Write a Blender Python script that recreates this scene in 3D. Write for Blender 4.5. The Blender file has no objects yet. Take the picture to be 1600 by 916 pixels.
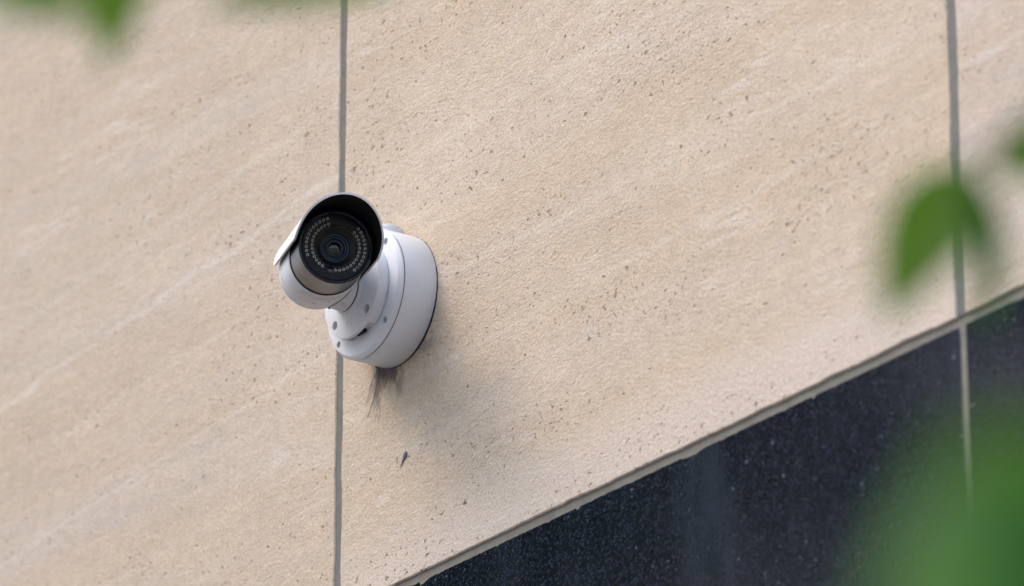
import bpy, bmesh, math, random
from mathutils import Vector, Matrix, noise

random.seed(7)
scn = bpy.context.scene
COL = scn.collection
PI = math.pi

# ------------------------------------------------------------------ camera
cam_d = bpy.data.cameras.new("camera")
cam = bpy.data.objects.new("camera", cam_d)
COL.objects.link(cam)
scn.camera = cam
F = Vector((-0.76493726, 0.52966767, 0.36650123))
R = Vector((0.56927952, 0.82214404, 0.0))
U = R.cross(F)
EYE = Vector((4.36014, -3.01911, 1.60094))
cam.matrix_world = Matrix(((R.x, U.x, -F.x, EYE.x), (R.y, U.y, -F.y, EYE.y), (R.z, U.z, -F.z, EYE.z), (0, 0, 0, 1)))
cam_d.sensor_width = 36.0
cam_d.lens = 201.62
cam_d.clip_start = 0.05
cam_d.clip_end = 2000.0
cam_d.dof.use_dof = True
cam_d.dof.focus_distance = 5.74
cam_d.dof.aperture_fstop = 5.6

# ------------------------------------------------------------------ sky, sun, exposure
world = bpy.data.worlds.new("World")
scn.world = world
world.use_nodes = True
wn = world.node_tree.nodes
sky = wn.new("ShaderNodeTexSky")
sky.sky_type = 'NISHITA'
sky.sun_disc = False
SUN_EL, SUN_AZ = 52.0, 222.0           # azimuth clockwise from +Y
sky.sun_elevation = math.radians(SUN_EL)
sky.sun_rotation = math.radians(SUN_AZ)
sky.air_density = 1.0
sky.dust_density = 4.0
sky.ozone_density = 1.0
bg = wn["Background"]
bg.inputs["Strength"].default_value = 0.15
world.node_tree.links.new(sky.outputs[0], bg.inputs["Color"])
sun_d = bpy.data.lights.new("sun", 'SUN')
sun_d.energy = 0.62
sun_d.angle = math.radians(55)
sun_d.color = (1.0, 0.97, 0.93)
sun = bpy.data.objects.new("sun", sun_d)
COL.objects.link(sun)
to_sun = Vector((math.sin(math.radians(SUN_AZ)) * math.cos(math.radians(SUN_EL)),
                 math.cos(math.radians(SUN_AZ)) * math.cos(math.radians(SUN_EL)),
                 math.sin(math.radians(SUN_EL))))
sun.rotation_euler = to_sun.to_track_quat('Z', 'Y').to_euler()
sun.location = (-4, -6, 9)
vs = scn.view_settings
vs.view_transform = 'Standard'
vs.look = 'None'
vs.gamma = 1.0
vs.exposure = 1.42
scn.cycles.use_denoising = True
scn.cycles.max_bounces = 8

# ------------------------------------------------------------------ helpers
def obj(name, me, mat=None, parent=None, kind=None, smooth=None, matrix=None):
    o = bpy.data.objects.new(name, me)
    COL.objects.link(o)
    if mat is not None:
        for m in (mat if isinstance(mat, (list, tuple)) else [mat]):
            if len(me.materials) < (len(mat) if isinstance(mat, (list, tuple)) else 1):
                me.materials.append(m)
    if parent is not None:
        o.parent = parent
    if matrix is not None:
        o.matrix_basis = matrix
    if kind:
        o["kind"] = kind
    if smooth is not None:
        for p in me.polygons:
            p.use_smooth = True
        me.set_sharp_from_angle(angle=math.radians(smooth))
    return o

def empty(name, loc, label=None, cat=None, group=None):
    o = bpy.data.objects.new(name, None)
    COL.objects.link(o)
    o.location = loc
    o.empty_display_size = 0.1
    tag(o, label, cat, group)
    return o

def tag(o, label=None, cat=None, group=None):
    if label: o["label"] = label
    if cat: o["category"] = cat
    if group: o["group"] = group
    return o

def mesh_from(bm, name="mesh"):
    bmesh.ops.recalc_face_normals(bm, faces=bm.faces)
    me = bpy.data.meshes.new(name)
    bm.to_mesh(me)
    bm.free()
    return me

def pydata(verts, faces, name="mesh"):
    me = bpy.data.meshes.new(name)
    me.from_pydata(verts, [], faces)
    me.update()
    return me

def lathe_bm(profile, frame, seg=96, bm=None, jitter=None):
    """profile: list of (radius, height); frame(r cos, r sin, h) -> Vector"""
    bm = bm or bmesh.new()
    rings = []
    for r, h in profile:
        if r < 1e-6:
            rings.append([bm.verts.new(frame(0, 0, h))])
        else:
            rings.append([bm.verts.new(frame((r + (jitter(2 * PI * k / seg, h) if jitter else 0)) * math.cos(2 * PI * k / seg),
                                             (r + (jitter(2 * PI * k / seg, h) if jitter else 0)) * math.sin(2 * PI * k / seg), h)) for k in range(seg)])
    for a, b in zip(rings, rings[1:]):
        for k in range(seg):
            k2 = (k + 1) % seg
            if len(a) == 1 and len(b) == 1:
                continue
            if len(a) == 1:
                bm.faces.new((a[0], b[k], b[k2]))
            elif len(b) == 1:
                bm.faces.new((a[k], a[k2], b[0]))
            else:
                bm.faces.new((a[k], a[k2], b[k2], b[k]))
    return bm

def box_bm(x0, x1, y0, y1, z0, z1, bm=None, bevel=0.0):
    bm2 = bmesh.new()
    v = [bm2.verts.new(c) for c in ((x0, y0, z0), (x1, y0, z0), (x1, y1, z0), (x0, y1, z0), (x0, y0, z1), (x1, y0, z1), (x1, y1, z1), (x0, y1, z1))]
    for f in ((0, 1, 2, 3), (4, 5, 6, 7), (0, 1, 5, 4), (1, 2, 6, 5), (2, 3, 7, 6), (3, 0, 4, 7)):
        bm2.faces.new([v[i] for i in f])
    bmesh.ops.recalc_face_normals(bm2, faces=bm2.faces)
    if bevel:
        bmesh.ops.bevel(bm2, geom=bm2.edges[:], offset=bevel, segments=2, affect='EDGES')
    if bm is None:
        return bm2
    tmp = bpy.data.meshes.new("tmp")
    bm2.to_mesh(tmp); bm2.free()
    bm.from_mesh(tmp)
    bpy.data.meshes.remove(tmp)
    return bm

def boolean_cut(me, cutter_bms):
    """cut real holes into a mesh and return the cut mesh"""
    o = bpy.data.objects.new("work", me); COL.objects.link(o)
    cut = []
    for cb in cutter_bms:
        c = bpy.data.objects.new("work_cut", mesh_from(cb)); COL.objects.link(c); cut.append(c)
        m = o.modifiers.new("b", 'BOOLEAN'); m.operation = 'DIFFERENCE'; m.object = c; m.solver = 'EXACT'
    bpy.context.view_layer.update()
    dg = bpy.context.evaluated_depsgraph_get()
    out = bpy.data.meshes.new_from_object(o.evaluated_get(dg))
    for c in cut:
        d = c.data; bpy.data.objects.remove(c); bpy.data.meshes.remove(d)
    bpy.data.objects.remove(o)
    return out

def tube_mesh(pts, radii, seg=8):
    bm = bmesh.new()
    rings = []
    n = len(pts)
    up = Vector((0.31, 0.2, 0.93))
    for i, (p, r) in enumerate(zip(pts, radii)):
        t = (pts[min(i + 1, n - 1)] - pts[max(i - 1, 0)]).normalized()
        a = t.cross(up)
        if a.length < 1e-3: a = t.cross(Vector((1, 0, 0)))
        a.normalize(); b = t.cross(a)
        rings.append([bm.verts.new(p + (a * math.cos(2 * PI * k / seg) + b * math.sin(2 * PI * k / seg)) * r) for k in range(seg)])
    for a, b in zip(rings, rings[1:]):
        for k in range(seg):
            bm.faces.new((a[k], a[(k + 1) % seg], b[(k + 1) % seg], b[k]))
    bm.faces.new(rings[0]); bm.faces.new(rings[-1])
    return mesh_from(bm)

def spline(pts, n):
    """Catmull-Rom through pts"""
    P = [Vector(p) for p in pts]
    P = [P[0] * 2 - P[1]] + P + [P[-1] * 2 - P[-2]]
    out = []
    for i in range(1, len(P) - 2):
        for k in range(n):
            t = k / n
            a, b, c, d = P[i - 1], P[i], P[i + 1], P[i + 2]
            out.append(0.5 * ((2 * b) + (c - a) * t + (2 * a - 5 * b + 4 * c - d) * t * t + (3 * b - a - 3 * c + d) * t ** 3))
    out.append(P[-2])
    return out

# ------------------------------------------------------------------ material helpers
class NT:
    def __init__(self, name):
        self.m = bpy.data.materials.new(name)
        self.m.use_nodes = True
        self.t = self.m.node_tree
        self.b = self.t.nodes["Principled BSDF"]
    def n(self, kind, **kw):
        nd = self.t.nodes.new(kind)
        for k, v in kw.items(): setattr(nd, k, v)
        return nd
    def l(self, a, b): self.t.links.new(a, b)
    def put(self, sock, v):
        if hasattr(v, "is_output"): self.l(v, sock)
        else: sock.default_value = v
    def coord(self): return self.n("ShaderNodeTexCoord").outputs["Object"]
    def mapping(self, vec, loc=(0, 0, 0), rot=(0, 0, 0), scale=(1, 1, 1)):
        nd = self.n("ShaderNodeMapping")
        self.l(vec, nd.inputs[0])
        nd.inputs["Location"].default_value = loc
        nd.inputs["Rotation"].default_value = rot
        nd.inputs["Scale"].default_value = scale
        return nd.outputs[0]
    def noise(self, vec, scale=1.0, detail=2.0, rough=0.5, dist=0.0):
        nd = self.n("ShaderNodeTexNoise")
        self.l(vec, nd.inputs["Vector"])
        nd.inputs["Scale"].default_value = scale
        nd.inputs["Detail"].default_value = detail
        nd.inputs["Roughness"].default_value = rough
        nd.inputs["Distortion"].default_value = dist
        return nd.outputs[0]
    def voronoi(self, vec, scale=1.0, out="Distance", rnd=1.0):
        nd = self.n("ShaderNodeTexVoronoi")
        self.l(vec, nd.inputs["Vector"])
        nd.inputs["Scale"].default_value = scale
        nd.inputs["Randomness"].default_value = rnd
        return nd.outputs[out]
    def ramp(self, v, lo, hi, a=0.0, b=1.0, smooth=True):
        nd = self.n("ShaderNodeMapRange")
        nd.interpolation_type = 'SMOOTHSTEP' if smooth else 'LINEAR'
        self.put(nd.inputs[0], v)
        for i, q in zip((1, 2, 3, 4), (lo, hi, a, b)): nd.inputs[i].default_value = q
        return nd.outputs[0]
    def math(self, op, a, b=0.0, c=0.0):
        nd = self.n("ShaderNodeMath", operation=op)
        self.put(nd.inputs[0], a); self.put(nd.inputs[1], b); self.put(nd.inputs[2], c)
        return nd.outputs[0]
    def mix(self, f, a, b, mode='MIX'):
        nd = self.n("ShaderNodeMix", data_type='RGBA', blend_type=mode)
        self.put(nd.inputs[0], f)
        for s, v in ((nd.inputs[6], a), (nd.inputs[7], b)):
            if hasattr(v, "is_output"): self.l(v, s)
            else: s.default_value = (*v, 1.0)
        return nd.outputs[2]
    def gain(self, col, f):
        """multiply a colour by a scalar socket"""
        nd = self.n("ShaderNodeVectorMath", operation='SCALE')
        self.put(nd.inputs[0], col)
        self.put(nd.inputs["Scale"], f)
        return nd.outputs[0]
    def sep(self, vec):
        nd = self.n("ShaderNodeSeparateXYZ"); self.l(vec, nd.inputs[0]); return nd.outputs
    def bump(self, h, strength=1.0, dist=0.001, normal=None):
        nd = self.n("ShaderNodeBump")
        self.l(h, nd.inputs["Height"])
        nd.inputs["Strength"].default_value = strength
        nd.inputs["Distance"].default_value = dist
        if normal is not None: self.l(normal, nd.inputs["Normal"])
        return nd.outputs[0]
    def done(self, color=None, rough=None, normal=None, **kw):
        if color is not None:
            if hasattr(color, "is_output"): self.l(color, self.b.inputs["Base Color"])
            else: self.b.inputs["Base Color"].default_value = (*color, 1)
        if rough is not None: self.put(self.b.inputs["Roughness"], rough)
        if normal is not None: self.l(normal, self.b.inputs["Normal"])
        for k, v in kw.items(): self.put(self.b.inputs[k.replace("_", " ")], v)
        return self.m

# ------------------------------------------------------------------ materials
def limestone(name, tilt, seed, warm, pale, ochre, pit_amount=1.0, relief=1.0, stain=False, veins=(), foot_band=None):
    g = NT(name)
    raw = g.coord()
    P = g.mapping(raw, loc=seed, rot=(0, math.radians(tilt), 0))
    wob = g.noise(g.mapping(P, scale=(3, 3, 5)), 1.0, 3)
    add = g.n("ShaderNodeVectorMath", operation='ADD')
    cmb = g.n("ShaderNodeCombineXYZ")
    g.l(g.ramp(wob, 0.2, 0.8, -0.02, 0.02, False), cmb.inputs[2])
    g.l(P, add.inputs[0]); g.l(cmb.outputs[0], add.inputs[1])
    Q = add.outputs[0]
    band = g.noise(g.mapping(Q, scale=(0.45, 1, 13)), 1.0, 4, 0.6)
    band2 = g.noise(g.mapping(Q, loc=(4, 0, 9), scale=(1.0, 1, 26)), 1.0, 4, 0.6)
    blot = g.noise(g.mapping(Q, scale=(7, 7, 12)), 1.0, 5, 0.62)
    col = g.mix(g.ramp(band, 0.40, 0.60), warm, pale)
    col = g.mix(g.ramp(band2, 0.50, 0.72, 0, 0.35), col, ochre)
    col = g.gain(col, g.ramp(blot, 0.25, 0.75, 0.93, 1.07, False))
    mid = g.noise(g.mapping(Q, scale=(55, 55, 85)), 1.0, 5, 0.65)
    col = g.gain(col, g.ramp(mid, 0.3, 0.7, 0.90, 1.09, False))
    warmblot = g.noise(g.mapping(Q, loc=(7, 2, 5), scale=(26, 26, 40)), 1.0, 4, 0.6)
    col = g.mix(g.ramp(warmblot, 0.52, 0.72, 0, 0.22), col, (warm[0] * 1.02, warm[1] * 0.93, warm[2] * 0.80))
    greyblot = g.noise(g.mapping(Q, loc=(1, 8, 3), scale=(16, 16, 22)), 1.0, 4, 0.6)
    col = g.mix(g.ramp(greyblot, 0.56, 0.74, 0, 0.35), col, (0.52, 0.47, 0.42))
    fine = g.noise(g.mapping(Q, loc=(1, 3, 6), scale=(2.2, 1, 75)), 1.0, 4, 0.6)
    col = g.gain(col, g.ramp(fine, 0.3, 0.7, 0.96, 1.04, False))
    # thin pale calcite veins along the bedding
    if veins or foot_band:
        rs = g.sep(raw)
        ww = g.math('MULTIPLY', g.math('SUBTRACT', g.noise(g.mapping(raw, scale=(9, 1, 30)), 1.0, 4, 0.6), 0.5), 0.03)
    for vz, vt, vw, vo in veins:
        zz = g.math('ADD', g.math('SUBTRACT', rs[2], g.math('MULTIPLY', rs[0], math.tan(math.radians(vt)))), ww)
        vv = g.math('SUBTRACT', 1.0, g.ramp(g.math('ABSOLUTE', g.math('SUBTRACT', zz, vz)), 0.0, vw))
        vv = g.math('MULTIPLY', vv, g.ramp(g.noise(g.mapping(raw, scale=(7, 1, 40)), 1.0, 4, 0.6), 0.3, 0.6, 0.35, 1.0))
        col = g.mix(g.math('MULTIPLY', vv, vo), col, (0.66, 0.60, 0.52))
    if foot_band:
        zz = g.math('ADD', g.math('SUBTRACT', rs[2], g.math('MULTIPLY', rs[0], 0.03)), ww)
        col = g.mix(g.ramp(zz, foot_band[0], foot_band[1], 0.75, 0.0), col, (0.615, 0.53, 0.455))
    vein = g.noise(g.mapping(Q, loc=(2, 5, 1), scale=(1.4, 1, 17)), 1.0, 6, 0.55)
    vm = g.math('SUBTRACT', 1.0, g.ramp(g.math('ABSOLUTE', g.math('SUBTRACT', vein, 0.5)), 0.0, 0.022))
    vgate = g.ramp(g.noise(g.mapping(Q, loc=(9, 1, 4), scale=(5, 5, 9)), 1.0, 3), 0.50, 0.66)
    col = g.mix(g.math('MULTIPLY', g.math('MULTIPLY', vm, vgate), 0.5), col, (0.66, 0.61, 0.55))
    # pale flecks
    fl = g.noise(g.mapping(Q, loc=(3, 3, 8), scale=(120, 120, 190)), 1.0, 3, 0.6)
    col = g.mix(g.ramp(fl, 0.62, 0.74, 0, 0.55), col, (0.72, 0.66, 0.56))
    # grain
    grain = g.noise(raw, 620, 3, 0.6)
    col = g.gain(col, g.ramp(grain, 0.3, 0.7, 0.80, 1.18, False))
    grain2 = g.noise(g.mapping(Q, loc=(4, 4, 4), scale=(230, 230, 330)), 1.0, 4, 0.7)
    col = g.gain(col, g.ramp(grain2, 0.3, 0.7, 0.84, 1.13, False))
    # pits: gathered in bands, slightly drawn out along the bedding
    gate = g.ramp(g.noise(g.mapping(Q, loc=(6, 1, 2), scale=(4, 4, 17)), 1.0, 4, 0.6), 0.36, 0.66)
    p1 = g.noise(g.mapping(Q, loc=(1, 1, 1), scale=(110, 110, 170)), 1.0, 2.5, 0.55)
    p1t = g.math('SUBTRACT', p1, g.math('MULTIPLY', gate, 0.092 * pit_amount))
    pit_s = g.math('SUBTRACT', 1.0, g.ramp(p1t, 0.254, 0.306))
    p2 = g.noise(g.mapping(Q, loc=(8, 4, 6), scale=(240, 240, 340)), 1.0, 2.0, 0.5)
    p2t = g.math('SUBTRACT', p2, g.math('MULTIPLY', gate, 0.07 * pit_amount))
    pit_f = g.math('SUBTRACT', 1.0, g.ramp(p2t, 0.265, 0.325))
    p3 = g.noise(g.mapping(Q, loc=(5, 9, 3), scale=(42, 42, 60)), 1.0, 4, 0.62)
    pit_b = g.math('SUBTRACT', 1.0, g.ramp(p3, 0.258, 0.302))
    halo = g.math('SUBTRACT', 1.0, g.ramp(p1t, 0.25, 0.36))
    col = g.mix(g.math('MULTIPLY', halo, 0.35), col, (0.36, 0.255, 0.155))
    pit = g.math('MAXIMUM', g.math('MAXIMUM', g.math('MULTIPLY', pit_s, 0.8), g.math('MULTIPLY', pit_f, 0.45)), pit_b)
    pit_shade = g.mix(g.ramp(p3, 0.3, 0.6), (0.11, 0.08, 0.05), (0.25, 0.165, 0.09))  # dark pit colour, painted in for the self-shadow that bump cannot cast
    col = g.mix(g.math('MULTIPLY', pit, 0.85), col, pit_shade)
    if stain:
        s = g.sep(raw)
        def blob(cx, cz, rx, rz, wmap=0.6):
            nx = g.noise(g.mapping(raw, scale=(170, 1, 70)), 1.0, 4, 0.65)
            dx = g.math('DIVIDE', g.math('SUBTRACT', s[0], cx), rx)
            dz = g.math('DIVIDE', g.math('SUBTRACT', s[2], cz), rz)
            d = g.math('SQRT', g.math('ADD', g.math('MULTIPLY', dx, dx), g.math('MULTIPLY', dz, dz)))
            d = g.math('ADD', d, g.math('MULTIPLY', g.math('SUBTRACT', nx, 0.5), 2.2))
            return g.math('SUBTRACT', 1.0, g.ramp(d, 0.25, 1.15))
        m = g.math('MAXIMUM', blob(-0.2170, 3.6720, 0.024, 0.016), g.math('MULTIPLY', blob(-0.242, 3.662, 0.011, 0.034), 0.75))
        m = g.math('MAXIMUM', m, g.math('MULTIPLY', blob(-0.201, 3.657, 0.011, 0.018), 0.6))
        m = g.math('MAXIMUM', m, g.math('MULTIPLY', blob(-0.165, 3.683, 0.035, 0.012), 0.5))
        col = g.mix(g.math('MULTIPLY', m, 0.85), col, (0.10, 0.095, 0.105))
        m2 = g.math('MULTIPLY', blob(-0.20, 3.655, 0.09, 0.05), 0.2)
        col = g.mix(m2, col, (0.28, 0.21, 0.14))
    worm = g.noise(g.mapping(Q, loc=(2, 2, 2), scale=(150, 150, 215)), 1.0, 4, 0.62, 0.0)
    rgate = g.ramp(g.noise(g.mapping(Q, loc=(3, 7, 9), scale=(3.5, 3.5, 10)), 1.0, 3), 0.3, 0.7, 0.45, 1.2, False)
    h = g.math('MULTIPLY', g.math('MULTIPLY', worm, rgate), 0.8)
    h = g.math('ADD', h, g.math('MULTIPLY', grain2, 0.7))
    h = g.math('ADD', h, g.math('MULTIPLY', mid, 0.5))
    h = g.math('SUBTRACT', h, g.math('MULTIPLY', pit, 1.3))
    nrm = g.bump(h, 0.80 * relief, 0.0024)
    return g.done(col, 0.9, nrm, Specular_IOR_Level=0.25)

M_stone_mid = limestone("limestone_middle", 0.6, (0.3, 0.0, 0.7), (0.560, 0.452, 0.338), (0.566, 0.472, 0.375), (0.572, 0.455, 0.328), 0.86, 0.9, True,
                        veins=((3.654, 1.3, 0.007, 0.35), (3.745, -1.0, 0.006, 0.4), (3.90, 1.0, 0.010, 0.3)), foot_band=(3.462, 3.520))
M_stone_left = limestone("limestone_left", -3.7, (5.3, 0.0, 2.1), (0.555, 0.455, 0.350), (0.558, 0.474, 0.390), (0.570, 0.460, 0.340), 0.9, 0.8,
                         veins=((3.9468, 3.72, 0.0075, 0.6), (3.7555, 3.8, 0.005, 0.5), (4.03, 3.5, 0.010, 0.35), (3.86, 3.7, 0.006, 0.3), (3.64, 3.2, 0.006, 0.3)))
M_stone_right = limestone("limestone_right", 1.5, (11.3, 0.0, 4.4), (0.530, 0.440, 0.355), (0.550, 0.475, 0.405), (0.555, 0.455, 0.345), 0.6, 0.8)

def granite():
    g = NT("black_granite")
    raw = g.coord()
    a = g.noise(raw, 330, 3, 0.6)
    v = g.voronoi(raw, 560, "Color")
    vs_ = g.sep(v)
    c = g.mix(g.ramp(a, 0.35, 0.68), (0.0015, 0.002, 0.005), (0.010, 0.013, 0.026))
    c = g.mix(g.ramp(vs_[0], 0.80, 0.96, 0, 0.75), c, (0.035, 0.042, 0.070))
    c = g.mix(g.ramp(vs_[1], 0.90, 0.99, 0, 0.5), c, (0.05, 0.045, 0.05))
    refl_bands = g.noise(g.mapping(raw, scale=(7, 7, 2.0)), 1.0, 5, 0.6)       # soft vertical reflections painted into the colour as pale bands
    c = g.mix(g.ramp(refl_bands, 0.48, 0.68, 0, 0.8), c, (0.021, 0.027, 0.042))
    rain = g.noise(g.mapping(raw, scale=(60, 60, 2.5)), 1.0, 3, 0.6)
    c = g.mix(g.ramp(rain, 0.55, 0.75, 0, 0.25), c, (0.028, 0.030, 0.038))
    spk = g.noise(g.mapping(raw, loc=(3, 1, 2), scale=(150, 150, 150)), 1.0, 2, 0.5)
    c = g.mix(g.ramp(spk, 0.70, 0.76, 0, 0.7), c, (0.16, 0.17, 0.19))
    r = g.ramp(refl_bands, 0.3, 0.7, 0.05, 0.12, False)
    n1 = g.bump(a, 0.12, 0.0004)
    return g.done(c, r, n1, Specular_IOR_Level=0.4)
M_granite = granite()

def sealant(name, c):
    g = NT(name)
    raw = g.coord()
    a = g.noise(raw, 60, 4, 0.6)
    b = g.noise(g.mapping(raw, scale=(40, 40, 9)), 1.0, 3)
    col = g.gain(g.mix(0.0, c, c), g.ramp(a, 0.3, 0.7, 0.86, 1.12, False))
    col = g.gain(col, g.ramp(b, 0.3, 0.7, 0.90, 1.08, False))
    return g.done(col, 0.75, g.bump(g.noise(raw, 120, 3), 0.4, 0.001), Specular_IOR_Level=0.3)
M_seal_grey = sealant("grey_sealant", (0.150, 0.152, 0.140))
M_seal_pale = sealant("pale_sealant", (0.195, 0.184, 0.158))

def concrete(name, c, s=12):
    g = NT(name)
    raw = g.coord()
    a = g.noise(raw, s, 6, 0.6)
    return g.done(g.gain(g.mix(0.0, c, c), g.ramp(a, 0.3, 0.7, 0.8, 1.15, False)), 0.9, g.bump(a, 0.4, 0.01))
M_concrete = concrete("grey_concrete", (0.24, 0.235, 0.225))
M_pavement = concrete("pale_pavement", (0.19, 0.18, 0.17), 4)

def white_paint(name, base, grime=0.5, rough=0.42, lo=0.64):
    g = NT(name)
    raw = g.coord()
    a = g.noise(raw, 22, 5, 0.65)
    st = g.noise(g.mapping(raw, scale=(160, 160, 14)), 1.0, 4, 0.6)
    sp = g.noise(raw, 330, 2, 0.5)
    big = g.noise(raw, 60, 5, 0.7)
    c = g.gain(g.mix(0.0, base, base), g.ramp(a, 0.3, 0.7, 0.95, 1.03, False))
    c = g.mix(g.math('MULTIPLY', g.ramp(st, 0.56, 0.78), 0.38 * grime), c, (0.34, 0.31, 0.28))
    c = g.mix(g.math('MULTIPLY', g.ramp(sp, 0.73, 0.80), 0.6 * grime), c, (0.10, 0.09, 0.08))
    scuff = g.math('MULTIPLY', g.ramp(big, lo, lo + 0.10), g.ramp(sp, 0.40, 0.60))
    c = g.mix(g.math('MULTIPLY', scuff, 0.55 * grime), c, (0.16, 0.14, 0.125))
    return g.done(c, g.ramp(a, 0.3, 0.7, rough - 0.05, rough + 0.08, False), g.bump(g.noise(raw, 1500, 2), 0.05, 0.0003), Specular_IOR_Level=0.4)
M_white = white_paint("white_powder_coat", (0.68, 0.695, 0.73), 0.55)
M_white_dirty = white_paint("white_powder_coat_soiled", (0.67, 0.68, 0.715), 1.3, lo=0.585)

def simple(name, c, rough, metal=0.0, spec=0.5, var=0.15, s=80, **kw):
    g = NT(name)
    a = g.noise(g.coord(), s, 4, 0.6)
    return g.done(g.gain(g.mix(0.0, c, c), g.ramp(a, 0.3, 0.7, 1 - var, 1 + var, False)), g.ramp(a, 0.3, 0.7, rough * 0.88, rough * 1.15, False), None, Metallic=metal, Specular_IOR_Level=spec, **kw)
M_hood_in = simple("matt_black_lining", (0.006, 0.006, 0.006), 0.75, spec=0.25)
M_black = simple("black_gloss_plastic", (0.003, 0.0036, 0.006), 0.16, spec=0.22)
M_bezel = simple("blue_black_bezel", (0.006, 0.009, 0.020), 0.28, spec=0.4)
M_lensbarrel = simple("matt_lens_barrel", (0.004, 0.005, 0.008), 0.40, spec=0.3)
M_bronze = simple("bronze_lens_ring", (0.36, 0.28, 0.25), 0.28, metal=1.0)
M_blue_ring = simple("coated_lens_ring", (0.03, 0.05, 0.075), 0.28)
M_glass = simple("coated_lens_glass", (0.003, 0.004, 0.007), 0.04, spec=0.6, var=0.02)
M_steel = simple("brushed_grey_metal", (0.095, 0.094, 0.099), 0.34, metal=1.0, s=40)
M_screw = simple("steel_screw", (0.16, 0.16, 0.17), 0.38, metal=1.0)
M_led_ring = simple("led_reflector", (0.50, 0.51, 0.48), 0.22, metal=0.35, s=300)
M_led_core = simple("led_core", (0.015, 0.015, 0.015), 0.25)
M_print = simple("faded_print", (0.40, 0.375, 0.37), 0.6)
M_gasket_seams = simple("black_rubber_and_seam_shade", (0.012, 0.011, 0.010), 0.85)  # rubber gaskets, and the painted shade of seams
M_dark = simple("cavity_shade", (0.010, 0.010, 0.010), 0.9)
M_web = simple("dusty_cobweb", (0.12, 0.12, 0.14), 0.95, var=0.4, s=300)

def leaf_mat(name, c, trans):
    g = NT(name)
    raw = g.coord()
    info = g.n("ShaderNodeObjectInfo")
    a = g.noise(raw, 6, 3)
    col = g.gain(g.mix(0.0, c, c), g.ramp(a, 0.3, 0.7, 0.8, 1.2, False))
    g.done(col, 0.55, None, Specular_IOR_Level=0.35)
    tr = g.n("ShaderNodeBsdfTranslucent")
    tr.inputs[0].default_value = (*trans, 1)
    mx = g.n("ShaderNodeMixShader")
    mx.inputs[0].default_value = 0.42
    g.l(g.b.outputs[0], mx.inputs[1]); g.l(tr.outputs[0], mx.inputs[2])
    g.l(mx.outputs[0], g.t.nodes["Material Output"].inputs[0])
    return g.m
M_leaf = leaf_mat("green_leaf", (0.068, 0.16, 0.006), (0.16, 0.33, 0.004))
M_leaf_pale = leaf_mat("pale_green_leaf", (0.13, 0.24, 0.085), (0.12, 0.28, 0.05))
M_leaf_dark = leaf_mat("dark_green_leaf", (0.022, 0.095, 0.010), (0.03, 0.14, 0.008))
M_bark = concrete("brown_bark", (0.10, 0.075, 0.055), 60)

# ------------------------------------------------------------------ ground
me = pydata([(-400, -400, 0), (400, -400, 0), (400, 400, 0), (-400, 400, 0)], [(0, 1, 2, 3)])
obj("ground", me, M_pavement, kind="structure")

# ------------------------------------------------------------------ clad wall
PITCH = 1.0110
J0 = -0.3145                     # joint beside the camera
ZJ_TOP, ZJ_BOT = 3.4430, 3.4345  # joint between limestone and granite
wall = empty("stone_clad_wall", (0, 0, 0), "wall of pale beige limestone slabs above polished black granite panels", "wall")

def edge_noise(t, seed, amp, freq):
    return amp * (noise.noise(Vector((t * freq, seed, 0.3))) + 0.5 * noise.noise(Vector((t * freq * 3.1, seed, 7.7))) + 0.35 * noise.noise(Vector((t * freq * 9.0, seed, 3.1))))

def slab_mesh(x0, x1, z0, z1, yf, depth, step, amp, chip=None, bev=0.0009, seed=1.0):
    """slab with worn edges: outline walked in steps, small bevel, straight sides"""
    pts = []
    def run(ax, ay, bx, by, nx, nz, s):
        L = math.hypot(bx - ax, by - ay)
        n = max(1, int(L / step))
        for i in range(n):
            t = i / n
            x, z = ax + (bx - ax) * t, ay + (by - ay) * t
            taper = min(1.0, t * n / 3, (1 - t) * n / 3)
            d = edge_noise(t * L, seed + s, amp, 22) * taper
            if chip: d += chip(x, z, s) * taper
            pts.append((x + nx * d, z + nz * d))
    run(x0, z0, x1, z0, 0, 1, 1.3)
    run(x1, z0, x1, z1, -1, 0, 2.7)
    run(x1, z1, x0, z1, 0, -1, 3.9)
    run(x0, z1, x0, z0, 1, 0, 5.1)
    n = len(pts)
    cx, cz = (x0 + x1) / 2, (z0 + z1) / 2
    def inset(p, d):
        x, z = p
        return (x + (d if x < cx - 0 and abs(x - x0) < 0.03 else (-d if abs(x - x1) < 0.03 else 0)),
                z + (d if abs(z - z0) < 0.03 else (-d if abs(z - z1) < 0.03 else 0)))
    V, Fc = [], []
    for p in pts:
        q = inset(p, bev); V.append((q[0], yf, q[1]))
    for p in pts: V.append((p[0], yf + bev, p[1]))
    for p in pts: V.append((p[0], yf + depth, p[1]))
    Fc.append(list(range(n)))
    for i in range(n):
        j = (i + 1) % n
        Fc.append((j, i, n + i, n + j)); Fc.append((n + j, n + i, 2 * n + i, 2 * n + j))
    Fc.append(list(range(3 * n - 1, 2 * n - 1, -1)))
    return pydata(V, Fc)

def granite_chip(x, z, s):
    """flakes broken out of the upper edge"""
    if abs(s - 3.9) > 0.01: return 0.0
    a = noise.noise(Vector((x * 19, 4.2, 0)))
    b = noise.noise(Vector((x * 95, 1.2, 5)))
    c = noise.noise(Vector((x * 300, 8.2, 2)))
    d = max(0.0, a - 0.22) * 0.007 + max(0.0, b - 0.15) * 0.0022 + abs(c) * 0.0008
    for cx, w, dep in ((-0.165, 0.016, 0.0042), (0.105, 0.007, 0.0030), (0.478, 0.006, 0.0035), (-0.03, 0.004, 0.002), (0.80, 0.010, 0.004)):
        k = (x - cx) / w
        if 0 <= k < 1: d += dep * (1 - k) ** 0.7
    return d

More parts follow.
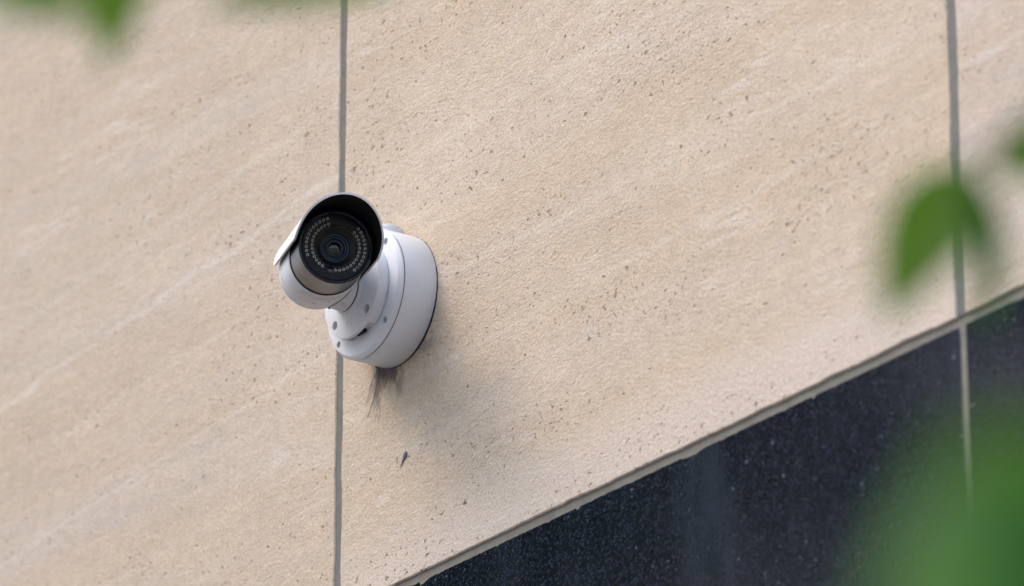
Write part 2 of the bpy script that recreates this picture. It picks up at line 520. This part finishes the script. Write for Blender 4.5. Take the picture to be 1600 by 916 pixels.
HG = 0.0060                      # half of a joint
col_x = [J0 + PITCH * k for k in range(-3, 5)]
rows_stone = [(ZJ_TOP, 4.475), (4.487, 5.52)]
rows_gran = [(2.330, ZJ_BOT), (1.218, 2.318), (0.02, 1.206)]
stone_mats = [M_stone_right, M_stone_left, M_stone_right, M_stone_left, M_stone_mid, M_stone_right, M_stone_mid]
for ci in range(7):
    x0, x1 = col_x[ci - 0] + HG, col_x[ci + 1] - HG
    if ci == 2: mat = M_stone_left
    elif ci == 3: mat = M_stone_mid
    elif ci == 4: mat = M_stone_right
    else: mat = stone_mats[ci]
    for ri, (z0, z1) in enumerate(rows_stone):
        near = ri == 0 and ci in (2, 3, 4)
        me = slab_mesh(x0, x1, z0, z1, 0.0, 0.030, 0.004 if near else 0.06, 0.0014 if near else 0.0006, None, 0.0012, ci * 11.0 + ri)
        obj("stone_slab", me, mat, wall)
    for ri, (z0, z1) in enumerate(rows_gran):
        near = ri == 0 and ci in (2, 3, 4)
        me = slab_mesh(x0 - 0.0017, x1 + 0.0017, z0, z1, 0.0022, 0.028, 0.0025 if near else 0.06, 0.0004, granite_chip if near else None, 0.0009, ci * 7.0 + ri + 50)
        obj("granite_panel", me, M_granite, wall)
# sealant in the joints
for k in range(1, 7):
    x = col_x[k]
    w = HG + 0.004
    obj("sealant_joint", mesh_from(box_bm(x - w, x + w, 0.0014, 0.024, ZJ_TOP + 0.0005, 5.52)), M_seal_grey, wall)
    obj("sealant_joint", mesh_from(box_bm(x - w, x + w, 0.0034, 0.024, 0.02, ZJ_BOT - 0.0005)), M_seal_pale, wall)
obj("sealant_joint", mesh_from(box_bm(col_x[0], col_x[-1], 0.0030, 0.0245, ZJ_BOT - 0.008, ZJ_TOP + 0.003)), M_seal_pale, wall)
for z in (4.481, 2.324, 1.212):
    obj("sealant_joint", mesh_from(box_bm(col_x[0], col_x[-1], 0.0040, 0.0245, z - 0.01, z + 0.01)), M_seal_grey, wall)
obj("backing_wall", mesh_from(box_bm(col_x[0], col_x[-1], 0.031, 0.30, 0.0, 5.53)), M_concrete, wall)
obj("coping", mesh_from(box_bm(col_x[0] - 0.02, col_x[-1] + 0.02, -0.03, 0.33, 5.53, 5.61, bevel=0.004)), M_concrete, wall)

# ------------------------------------------------------------------ security camera
BASE = Vector((-0.2015, 0.0, 3.7447))
cctv = empty("security_camera", BASE, "white bullet security camera on a round wall box, black hood interior, facing out right", "security camera")
def wf(a, b, h): return Vector((a, -h, b))       # wall frame: h = distance out of the wall

# black rubber gasket squeezed out against the rough stone
gj = lambda a, h: -0.0004 + 0.0016 * max(0, math.cos(a + 0.75)) ** 4 + 0.0008 * noise.noise(Vector((math.cos(a) * 14, math.sin(a) * 14, 2))) + 0.0006 * noise.noise(Vector((math.cos(a) * 45, math.sin(a) * 45, 4)))
obj("gasket", mesh_from(lathe_bm([(0, -0.0005), (0.0694, -0.0005), (0.0693, 0.0010), (0.0660, 0.0013), (0, 0.0013)], wf, 160, jitter=gj)), M_gasket_seams, cctv, smooth=40)
# wall box
prof = [(0, 0.0009), (0.0688, 0.0009), (0.0691, 0.0014), (0.0690, 0.020), (0.0688, 0.0386), (0.0684, 0.0392), (0.0, 0.0392)]
obj("wall_box", mesh_from(lathe_bm(prof, wf, 128)), M_white, cctv, smooth=35)
obj("lid_seam_shade", mesh_from(lathe_bm([(0, 0.0390), (0.0683, 0.0390), (0.0683, 0.0405), (0, 0.0405)], wf, 128)), M_gasket_seams, cctv, smooth=30)  # black ring added in the lid gap to paint the seam dark
# conduit port on top of the box
pb = lathe_bm([(0, 0.060), (0.0185, 0.060), (0.0185, 0.0715), (0.0180, 0.0722), (0.0155, 0.0722), (0.0155, 0.0745), (0.0150, 0.0750), (0, 0.0750)],
              lambda a, b, h: Vector((a + 0.004, -0.0200 + b, h)), 48)
obj("conduit_plug", mesh_from(pb), M_white, cctv, smooth=35)
# lid with four recessed screws
A4 = [math.radians(a) for a in (45, 135, 225, 315)]
def hole(r, a, rad, h0, h1, rad2=None):
    cx, cz = r * math.cos(a), r * math.sin(a)
    rad2 = rad2 or rad
    return lathe_bm([(0, h0), (rad2, h0), (rad, h1), (0, h1)], lambda p, q, h: Vector((cx + p, -h, cz + q)), 28)
prof = [(0, 0.0402), (0.0685, 0.0402), (0.0690, 0.0408), (0.0690, 0.0424), (0.0686, 0.0430), (0.0660, 0.0462), (0.0652, 0.0466), (0, 0.0466)]
lid_me = boolean_cut(mesh_from(lathe_bm(prof, wf, 128)), [hole(0.0605, a, 0.0036, 0.0420, 0.050) for a in A4])
lid = obj("box_lid", lid_me, M_white, cctv, smooth=30)
scb = bmesh.new()
lathe_bm([(0, 0), (0.0027, 0), (0.0027, 0.0014), (0.0021, 0.0020), (0.0012, 0.0020), (0.0010, 0.0009), (0, 0.0009)], wf, 18, scb)
screw_me = mesh_from(scb)
for a in A4:
    obj("screw", screw_me, M_screw, lid, matrix=Matrix.Translation((0.0605 * math.cos(a), -0.0415, 0.0605 * math.sin(a))), smooth=30)
# mounting foot: disc with four counterbored holes and a cable slot in its underside
prof = [(0, 0.0468), (0.0494, 0.0468), (0.0494, 0.0475), (0.0506, 0.0477), (0.0505, 0.0588), (0.0501, 0.0595), (0.0492, 0.0598), (0.034, 0.0604), (0.0285, 0.0616), (0.0258, 0.0630), (0.0246, 0.0652), (0, 0.0652)]
cuts = [hole(0.0415, a, 0.0054, 0.0530, 0.070, 0.0044) for a in A4]
cuts.append(box_bm(-0.016, 0.030, -0.0564, -0.0464, -0.0600, -0.0425))
foot_me = boolean_cut(mesh_from(lathe_bm(prof, wf, 128)), cuts)
foot = obj("mounting_foot", foot_me, M_white_dirty, cctv, smooth=32)
for a in A4:
    cx, cz = 0.0415 * math.cos(a), 0.0415 * math.sin(a)
    obj("bolt", mesh_from(lathe_bm([(0, 0.0525), (0.0034, 0.0525), (0.0034, 0.0542), (0.0020, 0.0544), (0.0016, 0.0535), (0, 0.0535)], lambda p, q, h: Vector((cx + p, -h, cz + q)), 18)), M_screw, foot, smooth=30)
obj("slot_shade", mesh_from(box_bm(-0.0040, 0.0110, -0.0558, -0.0474, -0.0460, -0.0390)), M_dark, foot)  # black block painting the shade inside the notch
# neck
prof = [(0, 0.062), (0.0243, 0.062), (0.0242, 0.0655), (0.0230, 0.0659), (0.0230, 0.0668), (0.0238, 0.0672), (0.0226, 0.080), (0.0220, 0.090), (0.0205, 0.099), (0.013, 0.104), (0, 0.106)]
obj("neck", mesh_from(lathe_bm(prof, wf, 72)), M_white_dirty, cctv, smooth=40)

obj("neck_groove_shade", mesh_from(lathe_bm([(0.022, 0.0657), (0.0236, 0.0657), (0.0236, 0.0670), (0.022, 0.0670), (0.022, 0.0657)], wf, 72)), M_gasket_seams, cctv, smooth=40)  # ring added to blacken the neck groove, its shade put in as colour

# head frame
fd = Vector((0.90358142, -0.39447643, -0.16711961)).normalized()
HP = Vector((-0.0956, -0.1507, 3.737)) - BASE + Vector((0.0016, 0.0023, -0.0005))
upv = (Vector((0, 0, 1)) - fd * fd.z).normalized()
sd = upv.cross(fd)
rl = math.radians(4.5)
upv, sd = upv * math.cos(rl) + sd * math.sin(rl), sd * math.cos(rl) - upv * math.sin(rl)
def hf(a, b, h): return HP + sd * a + upv * b + fd * h
RB = 0.0385
# barrel
prof = [(0, -0.1435), (0.022, -0.1435), (0.0290, -0.1420), (0.0345, -0.1375), (0.0375, -0.1310), (RB, -0.124), (RB, -0.0605), (0.0378, -0.0592), (0.0366, -0.0590), (0, -0.0590)]
obj("barrel", mesh_from(lathe_bm(prof, hf, 128)), M_white_dirty, cctv, smooth=30)
obj("barrel_seal", mesh_from(lathe_bm([(0, -0.0592), (0.0370, -0.0592), (0.0376, -0.0585), (0.0376, -0.0573), (0.0368, -0.0568), (0, -0.0568)], hf, 128)), M_gasket_seams, cctv, smooth=40)
obj("front_ring", mesh_from(lathe_bm([(0, -0.0570), (0.0362, -0.0570), (0.0368, -0.0562), (0.0368, -0.0030), (0.0362, -0.0022), (0.0350, -0.0120), (0, -0.0120)], hf, 128)), M_steel, cctv, smooth=30)
# bezel and black face
prof = [(0.0330, -0.0100), (0.0368, -0.0024), (0.0376, -0.0016), (0.0376, 0.0006), (0.0370, 0.0016), (0.0352, 0.0018), (0.0340, 0.0006), (0.0332, -0.0004), (0.0320, -0.0006), (0.0, -0.0008)]
prof = [(0, -0.0100)] + prof
face = obj("face_plate", mesh_from(lathe_bm(prof[:-3] + [(0.0332, -0.0095), (0, -0.0099)], hf, 128)), M_bezel, cctv, smooth=25)
facein = obj("front_window", mesh_from(lathe_bm([(0.0222, -0.009), (0.0334, -0.009), (0.0334, -0.0006), (0.0225, -0.0008), (0.0222, -0.009)], hf, 96)), M_black, cctv, smooth=25)
# lens
lens = obj("lens", mesh_from(lathe_bm([(0, -0.0090), (0.0095, -0.0090), (0.0125, -0.0068), (0.0138, -0.0055), (0.0148, -0.0055), (0.0152, -0.0042), (0.0198, -0.0016), (0.0208, -0.0016), (0.0222, -0.0030), (0.0222, -0.0098), (0, -0.0098)], hf, 96)), M_lensbarrel, cctv, smooth=25)
obj("lens_ring", mesh_from(lathe_bm([(0.0205, -0.0028), (0.0207, 0.0006), (0.0212, 0.0012), (0.0217, 0.0006), (0.0219, -0.0028), (0.0205, -0.0028)], hf, 96)), M_bronze, lens, smooth=40)
for r, h in ((0.0136, -0.0052), (0.0113, -0.0064), (0.0074, -0.0074)):
    obj("lens_element_ring", mesh_from(lathe_bm([(r - 0.0009, h - 0.002), (r - 0.0007, h + 0.0002), (r, h + 0.0006), (r + 0.0007, h + 0.0002), (r + 0.0009, h - 0.002), (r - 0.0009, h - 0.002)], hf, 72)), M_blue_ring, lens, smooth=40)
gl = [(0.0072 * math.sin(t * PI / 2 / 8), -0.0085 + 0.0026 * math.cos(t * PI / 2 / 8)) for t in range(9)]
gl[0] = (0, gl[0][1])
obj("lens_glass", mesh_from(lathe_bm(gl, hf, 48)), M_glass, lens, smooth=60)
# infrared leds: two arcs on either side
def led_local():
    bm = bmesh.new()
    fr = lambda a, b, h: sd * a + upv * b + fd * h
    lathe_bm([(0.00150, -0.0008), (0.00150, 0.0005), (0.0012, 0.0008), (0.0008, 0.0004), (0.00065, -0.0002)], fr, 12, bm)
    n0 = len(bm.faces)
    bm.faces.ensure_lookup_table()
    lathe_bm([(0.00070, -0.0001), (0.0005, 0.0004), (0, 0.0006)], fr, 12, bm)
    bm.faces.ensure_lookup_table()
    for i in range(n0, len(bm.faces)): bm.faces[i].material_index = 1
    return mesh_from(bm)
led_me = led_local()
def led(r, a):
    a = math.radians(a)
    p = hf(r * math.cos(a), r * math.sin(a), 0.0)
    obj("infrared_led", led_me, [M_led_ring, M_led_core], facein, matrix=Matrix.Translation(p), smooth=30)
for k in range(12): led(0.0297, 113 + k * 8.3)
for k in range(11): led(0.0297, 46.5 - k * 8.3)
for k in range(14): led(0.0239, 114 + k * 9.9)
for k in range(14): led(0.0239, 45 - k * 9.9)
for q, a in enumerate((-36.5, -44)): led(0.0297, a)
lsb = lathe_bm([(0, -0.0005), (0.0016, -0.0005), (0.0016, 0.0004), (0.0012, 0.0006), (0, 0.0006)], lambda a, b, h: hf(a * 1.5 - 0.0024, b - 0.0252, h), 20)
obj("light_sensor", mesh_from(lsb), M_steel, facein, smooth=30)
# dark line added where the neck meets the barrel: crease shade and edge grime
AX = HP
pts = []
for k in range(121):
    a = 2 * PI * k / 120
    got = None
    for q in range(400):
        h = 0.0675 + 0.0001 * q
        p = wf(0.0232 * math.cos(a), 0.0232 * math.sin(a), h)
        t = (p - AX).dot(fd)
        if -0.136 < t < -0.06 and (p - AX - fd * t).length < RB:
            got = p; break
    pts.append(got)
runs, cur = [], []
for p in pts:
    if p is None or (cur and (p - cur[-1]).length > 0.006):
        if len(cur) > 3: runs.append(cur)
        cur = []
    if p is not None: cur.append(p)
if len(cur) > 3: runs.append(cur)
for rn in runs:
    obj("neck_crease_dark", tube_mesh(rn, [0.0007] * len(rn), 6), M_gasket_seams, cctv, smooth=60)
# small worn print on the underside of the barrel
random.seed(31)
V, Fc = [], []
for row in range(3):
    a = -122.0
    while a < -58:
        w = random.uniform(0.8, 3.2)
        if random.random() < 0.75:
            h0 = -0.0680 - row * 0.0042
            o0 = len(V)
            for aa, hh in ((a, h0), (a + w, h0), (a + w, h0 - 0.0019), (a, h0 - 0.0019)):
                V.append(hf((RB + 0.00006) * math.cos(math.radians(aa)), (RB + 0.00006) * math.sin(math.radians(aa)), hh))
            Fc.append((o0, o0 + 1, o0 + 2, o0 + 3))
        a += w + random.uniform(0.5, 1.4)
obj("worn_print", pydata(V, Fc), M_print, cctv)
# hood: open shell, top reaching further forward than the sides
def hood_mesh():
    na, ny = 72, 26
    R0, R1 = 0.0420, 0.0440
    a0, a1 = math.radians(-11), math.radians(181)
    def yfront(a):
        s = max(0.0, math.sin(a))
        c = 1 - min(1.0, min(a - a0, a1 - a) / math.radians(24))     # rounded lower corner
        return 0.0260 + 0.0275 * s ** 1.3 - 0.014 * c ** 2.2
    def yback(a):
        c = 1 - min(1.0, min(a - a0, a1 - a) / math.radians(14))
        return -0.1320 + 0.012 * c ** 2.5
    V, Fc, mi = [], [], []
    for ri in (R0, R1):
        for i in range(na + 1):
            a = a0 + (a1 - a0) * i / na
            yf, yb = yfront(a), yback(a)
            for j in range(ny + 1):
                y = yb + (yf - yb) * j / ny
                V.append(hf(ri * math.cos(a), ri * math.sin(a), y))
    N = (na + 1) * (ny + 1)
    idx = lambda s, i, j: s * N + i * (ny + 1) + j
    for i in range(na):
        for j in range(ny):
            Fc.append((idx(0, i, j), idx(0, i, j + 1), idx(0, i + 1, j + 1), idx(0, i + 1, j))); mi.append(1)
            Fc.append((idx(1, i, j), idx(1, i + 1, j), idx(1, i + 1, j + 1), idx(1, i, j + 1))); mi.append(0)
    for i in range(na):
        Fc.append((idx(0, i, ny), idx(1, i, ny), idx(1, i + 1, ny), idx(0, i + 1, ny))); mi.append(0)
        Fc.append((idx(0, i, 0), idx(0, i + 1, 0), idx(1, i + 1, 0), idx(1, i, 0))); mi.append(0)
    for j in range(ny):
        Fc.append((idx(0, 0, j), idx(1, 0, j), idx(1, 0, j + 1), idx(0, 0, j + 1))); mi.append(0)
        Fc.append((idx(0, na, j), idx(0, na, j + 1), idx(1, na, j + 1), idx(1, na, j))); mi.append(0)
    me = pydata(V, Fc)
    for p, m in zip(me.polygons, mi): p.material_index = m
    return me
hood = obj("sun_hood", hood_mesh(), [M_white, M_hood_in], cctv, smooth=35)
bb = box_bm(-0.008, 0.008, -0.105, -0.070, 0.0355, 0.0425, bevel=0.001)
for v in bb.verts: v.co = hf(v.co.x, v.co.z, v.co.y)
obj("hood_bracket", mesh_from(bb), M_hood_in, cctv)

# ------------------------------------------------------------------ dirt on the wall below the box
random.seed(12)
web = empty("dusty_cobweb", (-0.222, 0, 3.680), "dark dusty cobweb strands on the stone under the camera's wall box", "cobweb")
def strand(pts, r0, r1, name="cobweb_strand"):
    P = spline([(Vector(p) - Vector((-0.222, 0, 3.680))) for p in pts], 7)
    rr = [0.7 * (r0 + (r1 - r0) * i / (len(P) - 1)) for i in range(len(P))]
    obj(name, tube_mesh(P, rr, 5), M_web, web)
strand([(-0.2335, -0.0030, 3.6830), (-0.2420, -0.0012, 3.6640), (-0.2500, -0.0010, 3.6500), (-0.2590, -0.0008, 3.6370)], 0.0009, 0.0003)
strand([(-0.2360, -0.0030, 3.6850), (-0.2530, -0.0012, 3.6690), (-0.2580, -0.0010, 3.6580), (-0.2640, -0.0008, 3.6490)], 0.0005, 0.0002)
strand([(-0.2180, -0.0050, 3.6800), (-0.2110, -0.0015, 3.6680), (-0.2080, -0.0010, 3.6610), (-0.2020, -0.0008, 3.6530)], 0.0008, 0.0003)
for k in range(22):
    x = random.uniform(-0.241, -0.205)
    z = BASE.z - math.sqrt(max(0, 0.0690 ** 2 - (x - BASE.x) ** 2))
    dx, L = random.gauss(-0.003, 0.006), random.uniform(0.006, 0.022)
    strand([(x, -random.uniform(0.002, 0.006), z - 0.0002), (x + dx * 0.5 + random.gauss(0, .002), -0.0012, z - L * 0.5), (x + dx, -0.0008, z - L)], random.uniform(.0002, .0005), 0.00015)

mk = bmesh.new()
rngs = []
for i, (x, z, w) in enumerate(((-0.1985, 3.5640, 0.0004), (-0.1950, 3.5675, 0.0010), (-0.1915, 3.5712, 0.0020), (-0.1893, 3.5740, 0.0036), (-0.1880, 3.5765, 0.0030), (-0.1872, 3.5785, 0.0008))):
    rngs.append([mk.verts.new((x + w * math.cos(t) * 0.85, -0.0006 - 0.45 * w * max(0, math.sin(t)), z + w * 0.45 * math.cos(t + 2.6))) for t in [PI * q / 6 for q in range(7)]])
for a, b in zip(rngs, rngs[1:]):
    for q in range(6): mk.faces.new((a[q], a[q + 1], b[q + 1], b[q]))
ob = obj("dried_snail", mesh_from(mk), M_web, smooth=60)
tag(ob, "small dark grey dried smear on the limestone below the camera", "dirt spot")

# ------------------------------------------------------------------ tree whose leaves hang into the view
TB = Vector((3.30, -1.10, 0.0))
tree = empty("street_tree", TB, "young green tree whose out of focus leaves hang in front of the wall", "tree")
def unit_leaf(fold=0.25, curl=0.12):
    V, Fc = [], []
    n = 9
    for i in range(n + 1):
        t = i / n
        w = 0.5 * (math.sin(PI * t ** 0.80)) ** 0.85 * (1 - 0.25 * t) * 1.12
        if i in (0, n): w = 0.012
        z = -curl * t * t
        for s in (-1, -0.5, 0, 0.5, 1):
            V.append((w * s, t, z + fold * abs(s) * w))
    for i in range(n):
        for k in range(4):
            a = i * 5 + k
            Fc.append((a, a + 1, a + 6, a + 5))
    me = pydata(V, Fc)
    for p in me.polygons: p.use_smooth = True
    return me
def leaf_matrix(base, tip, width, nrm, org):
    base, tip = Vector(base), Vector(tip)
    y = (tip - base); L = y.length; y.normalize()
    nrm = Vector(nrm); x = y.cross(nrm).normalized(); z = x.cross(y)
    b = base - org
    return Matrix(((x.x * width, y.x * L, z.x * width, b.x), (x.y * width, y.y * L, z.y * width, b.y), (x.z * width, y.z * L, z.z * width, b.z), (0, 0, 0, 1)))
LEAVES = [
    ([2.4854, -1.9115, 2.6358], [2.4648, -1.9142, 2.5639], 0.036, [0.595, -0.799, 0.084], 0),
    ([2.5563, -2.0266, 2.541], [2.588, -1.9895, 2.5228], 0.032, [0.589, -0.666, 0.457], 0),
    ([2.5438, -1.807, 2.6066], [2.4956, -1.8869, 2.5887], 0.03, [0.834, -0.446, 0.325], 0),
    ([2.7202, -1.6619, 2.4924], [2.6905, -1.6835, 2.4302], 0.037, [0.6, -0.799, -0.034], 0),
    ([2.7203, -1.6613, 2.4917], [2.714, -1.6444, 2.4226], 0.03, [0.929, 0.354, -0.111], 2),
    ([2.7515, -1.6242, 2.5031], [2.7337, -1.6599, 2.4863], 0.034, [0.864, -0.47, 0.181], 0),
    ([3.4304, -2.2453, 1.9801], [3.4437, -2.2705, 2.027], 0.044, [0.477, -0.762, 0.437], 1),
    ([3.4712, -2.2545, 1.9693], [3.482, -2.2809, 2.0134], 0.052, [0.912, 0.071, -0.404], 2),
    ([3.4282, -2.207, 2.0292], [3.4169, -2.2474, 2.0463], 0.038, [0.597, -0.542, 0.591], 0),
]
leaf_meshes = []
for m in (M_leaf, M_leaf_pale, M_leaf_dark):
    me = unit_leaf(); me.materials.append(m); leaf_meshes.append(me)
for b, t, w, n, k in LEAVES:
    obj("leaf", leaf_meshes[k], None, tree, matrix=leaf_matrix(b, t, w, n, TB))
def limb(pts, r0, r1, name="limb"):
    P = spline([Vector(p) - TB for p in pts], 8)
    rr = [r0 + (r1 - r0) * i / (len(P) - 1) for i in range(len(P))]
    return obj(name, tube_mesh(P, rr, 9), M_bark, tree, smooth=60)
limb([(3.30, -1.10, -0.05), (3.32, -1.09, 0.9), (3.27, -1.12, 1.8), (3.31, -1.14, 2.7), (3.40, -1.10, 3.6), (3.38, -1.05, 4.4)], 0.055, 0.012, "trunk")
LB = [tuple(q[0]) for q in LEAVES]
limbs = [
    [(3.31, -1.14, 2.35), (3.15, -1.35, 2.50), (2.98, -1.55, 2.55), (2.89, -1.67, 2.50), LB[3]],
    [(3.31, -1.14, 2.62), (3.02, -1.38, 2.95), (2.72, -1.66, 3.00), (2.55, -1.84, 2.82), LB[0]],
    [(3.28, -1.12, 1.55), (3.45, -1.45, 1.72), (3.58, -1.85, 1.84), (3.56, -2.12, 1.90), LB[7]],
    [(3.32, -1.13, 2.9), (3.62, -1.45, 3.2), (3.95, -1.70, 3.45), (4.20, -1.80, 3.55)],
    [(3.36, -1.12, 3.2), (3.20, -0.85, 3.5), (3.05, -0.65, 3.8)],
    [(3.34, -1.13, 2.8), (3.60, -0.95, 3.05), (3.95, -0.85, 3.25)],
]
for L in limbs: limb(L, 0.017, 0.0014)
for L in ([(2.98, -1.55, 2.55), (2.86, -1.58, 2.54), LB[5]], [(2.72, -1.66, 3.00), (2.63, -1.74, 2.78), LB[2]], [(2.72, -1.66, 3.00), (2.64, -1.90, 2.75), LB[1]],
          [(3.56, -2.12, 1.90), (3.48, -2.20, 1.93), LB[6]], [(3.58, -1.85, 1.84), (3.50, -2.06, 1.97), LB[8]]):
    limb(L, 0.004, 0.0009, "twig")
# the rest of the crown, out of the picture: one mass of leaves
def in_view(p, margin=0.035):
    v = p - EYE
    d = v.dot(F)
    if d <= 0.05: return v.length < 0.6
    return abs(v.dot(R) / d) < 0.0893 + margin + 0.03 / d and abs(v.dot(U) / d) < 0.0511 + margin + 0.03 / d
random.seed(5)
V, Fc = [], []
lv = leaf_meshes[0]
lco = [v.co.copy() for v in lv.vertices]; lfa = [tuple(p.vertices) for p in lv.polygons]
cnt = 0
while cnt < 900:
    L = random.choice(limbs)
    t = random.uniform(0.25, 1.0) * (len(L) - 1)
    i = min(int(t), len(L) - 2)
    p = Vector(L[i]).lerp(Vector(L[i + 1]), t - i) + Vector((random.gauss(0, .14), random.gauss(0, .14), random.gauss(0, .12)))
    if in_view(p) or p.y > -0.45 or (p - EYE).length < 0.7: continue
    d = Vector((random.gauss(0, 1), random.gauss(0, 1), random.gauss(-0.6, 0.6))).normalized()
    nr = Vector((random.gauss(0, .5), random.gauss(0, .5), 1))
    M = leaf_matrix(p, p + d * random.uniform(.045, .075), random.uniform(.02, .032), nr, TB)
    o0 = len(V)
    V += [M @ c for c in lco]
    Fc += [tuple(o0 + q for q in f) for f in lfa]
    cnt += 1
cr = pydata(V, Fc)
for p in cr.polygons: p.use_smooth = True
obj("crown", cr, M_leaf, tree, kind="stuff")

# ------------------------------------------------------------------ unseen trees across the street, sized and spaced to darken the granite reflection
def unseen_tree(x, y, h, rad, seed, label):
    random.seed(seed)
    t = empty("street_tree", (x, y, 0), label, "tree", "unseen trees across the street")
    P = spline([Vector((0, 0, -0.1)), Vector((0.1, 0.05, h * 0.3)), Vector((-0.05, 0.1, h * 0.6)), Vector((0, 0, h * 0.92))], 6)
    obj("trunk", tube_mesh(P, [0.20 - 0.17 * i / (len(P) - 1) for i in range(len(P))], 10), M_bark, t, smooth=60)
    V, Fc = [], []
    cl = [(Vector((random.gauss(0, rad * .45), random.gauss(0, rad * .45), random.uniform(h * .32, h * .98))), random.uniform(.6, 1.3)) for _ in range(46)]
    for k in range(9000):
        c, r = random.choice(cl)
        p = c + Vector((random.gauss(0, r * .55), random.gauss(0, r * .55), random.gauss(0, r * .45)))
        a = Vector((random.gauss(0, 1), random.gauss(0, 1), random.gauss(0, 1))).normalized()
        b = a.orthogonal().normalized()
        s = random.uniform(.12, .24)
        o0 = len(V)
        V += [p + a * s, p + b * s * .5, p - a * s, p - b * s * .5]
        Fc.append((o0, o0 + 1, o0 + 2, o0 + 3))
    obj("crown", pydata(V, Fc), M_leaf_dark, t)
unseen_tree(-9.2, -9.0, 16.5, 2.6, 21, "unseen tall leafy tree across the street, nearest of the row placed to darken the granite reflection")
unseen_tree(-15.4, -9.4, 17.0, 2.6, 22, "unseen broad leafy tree across the street, second of the row placed to darken the granite reflection")
unseen_tree(-20.0, -9.2, 16.0, 3.4, 23, "unseen leafy tree across the street, farthest of the row placed to darken the granite reflection")
unseen_tree(-4.0, -9.6, 10.5, 2.6, 24, "unseen leafy tree across the street, straight opposite the camera wall")
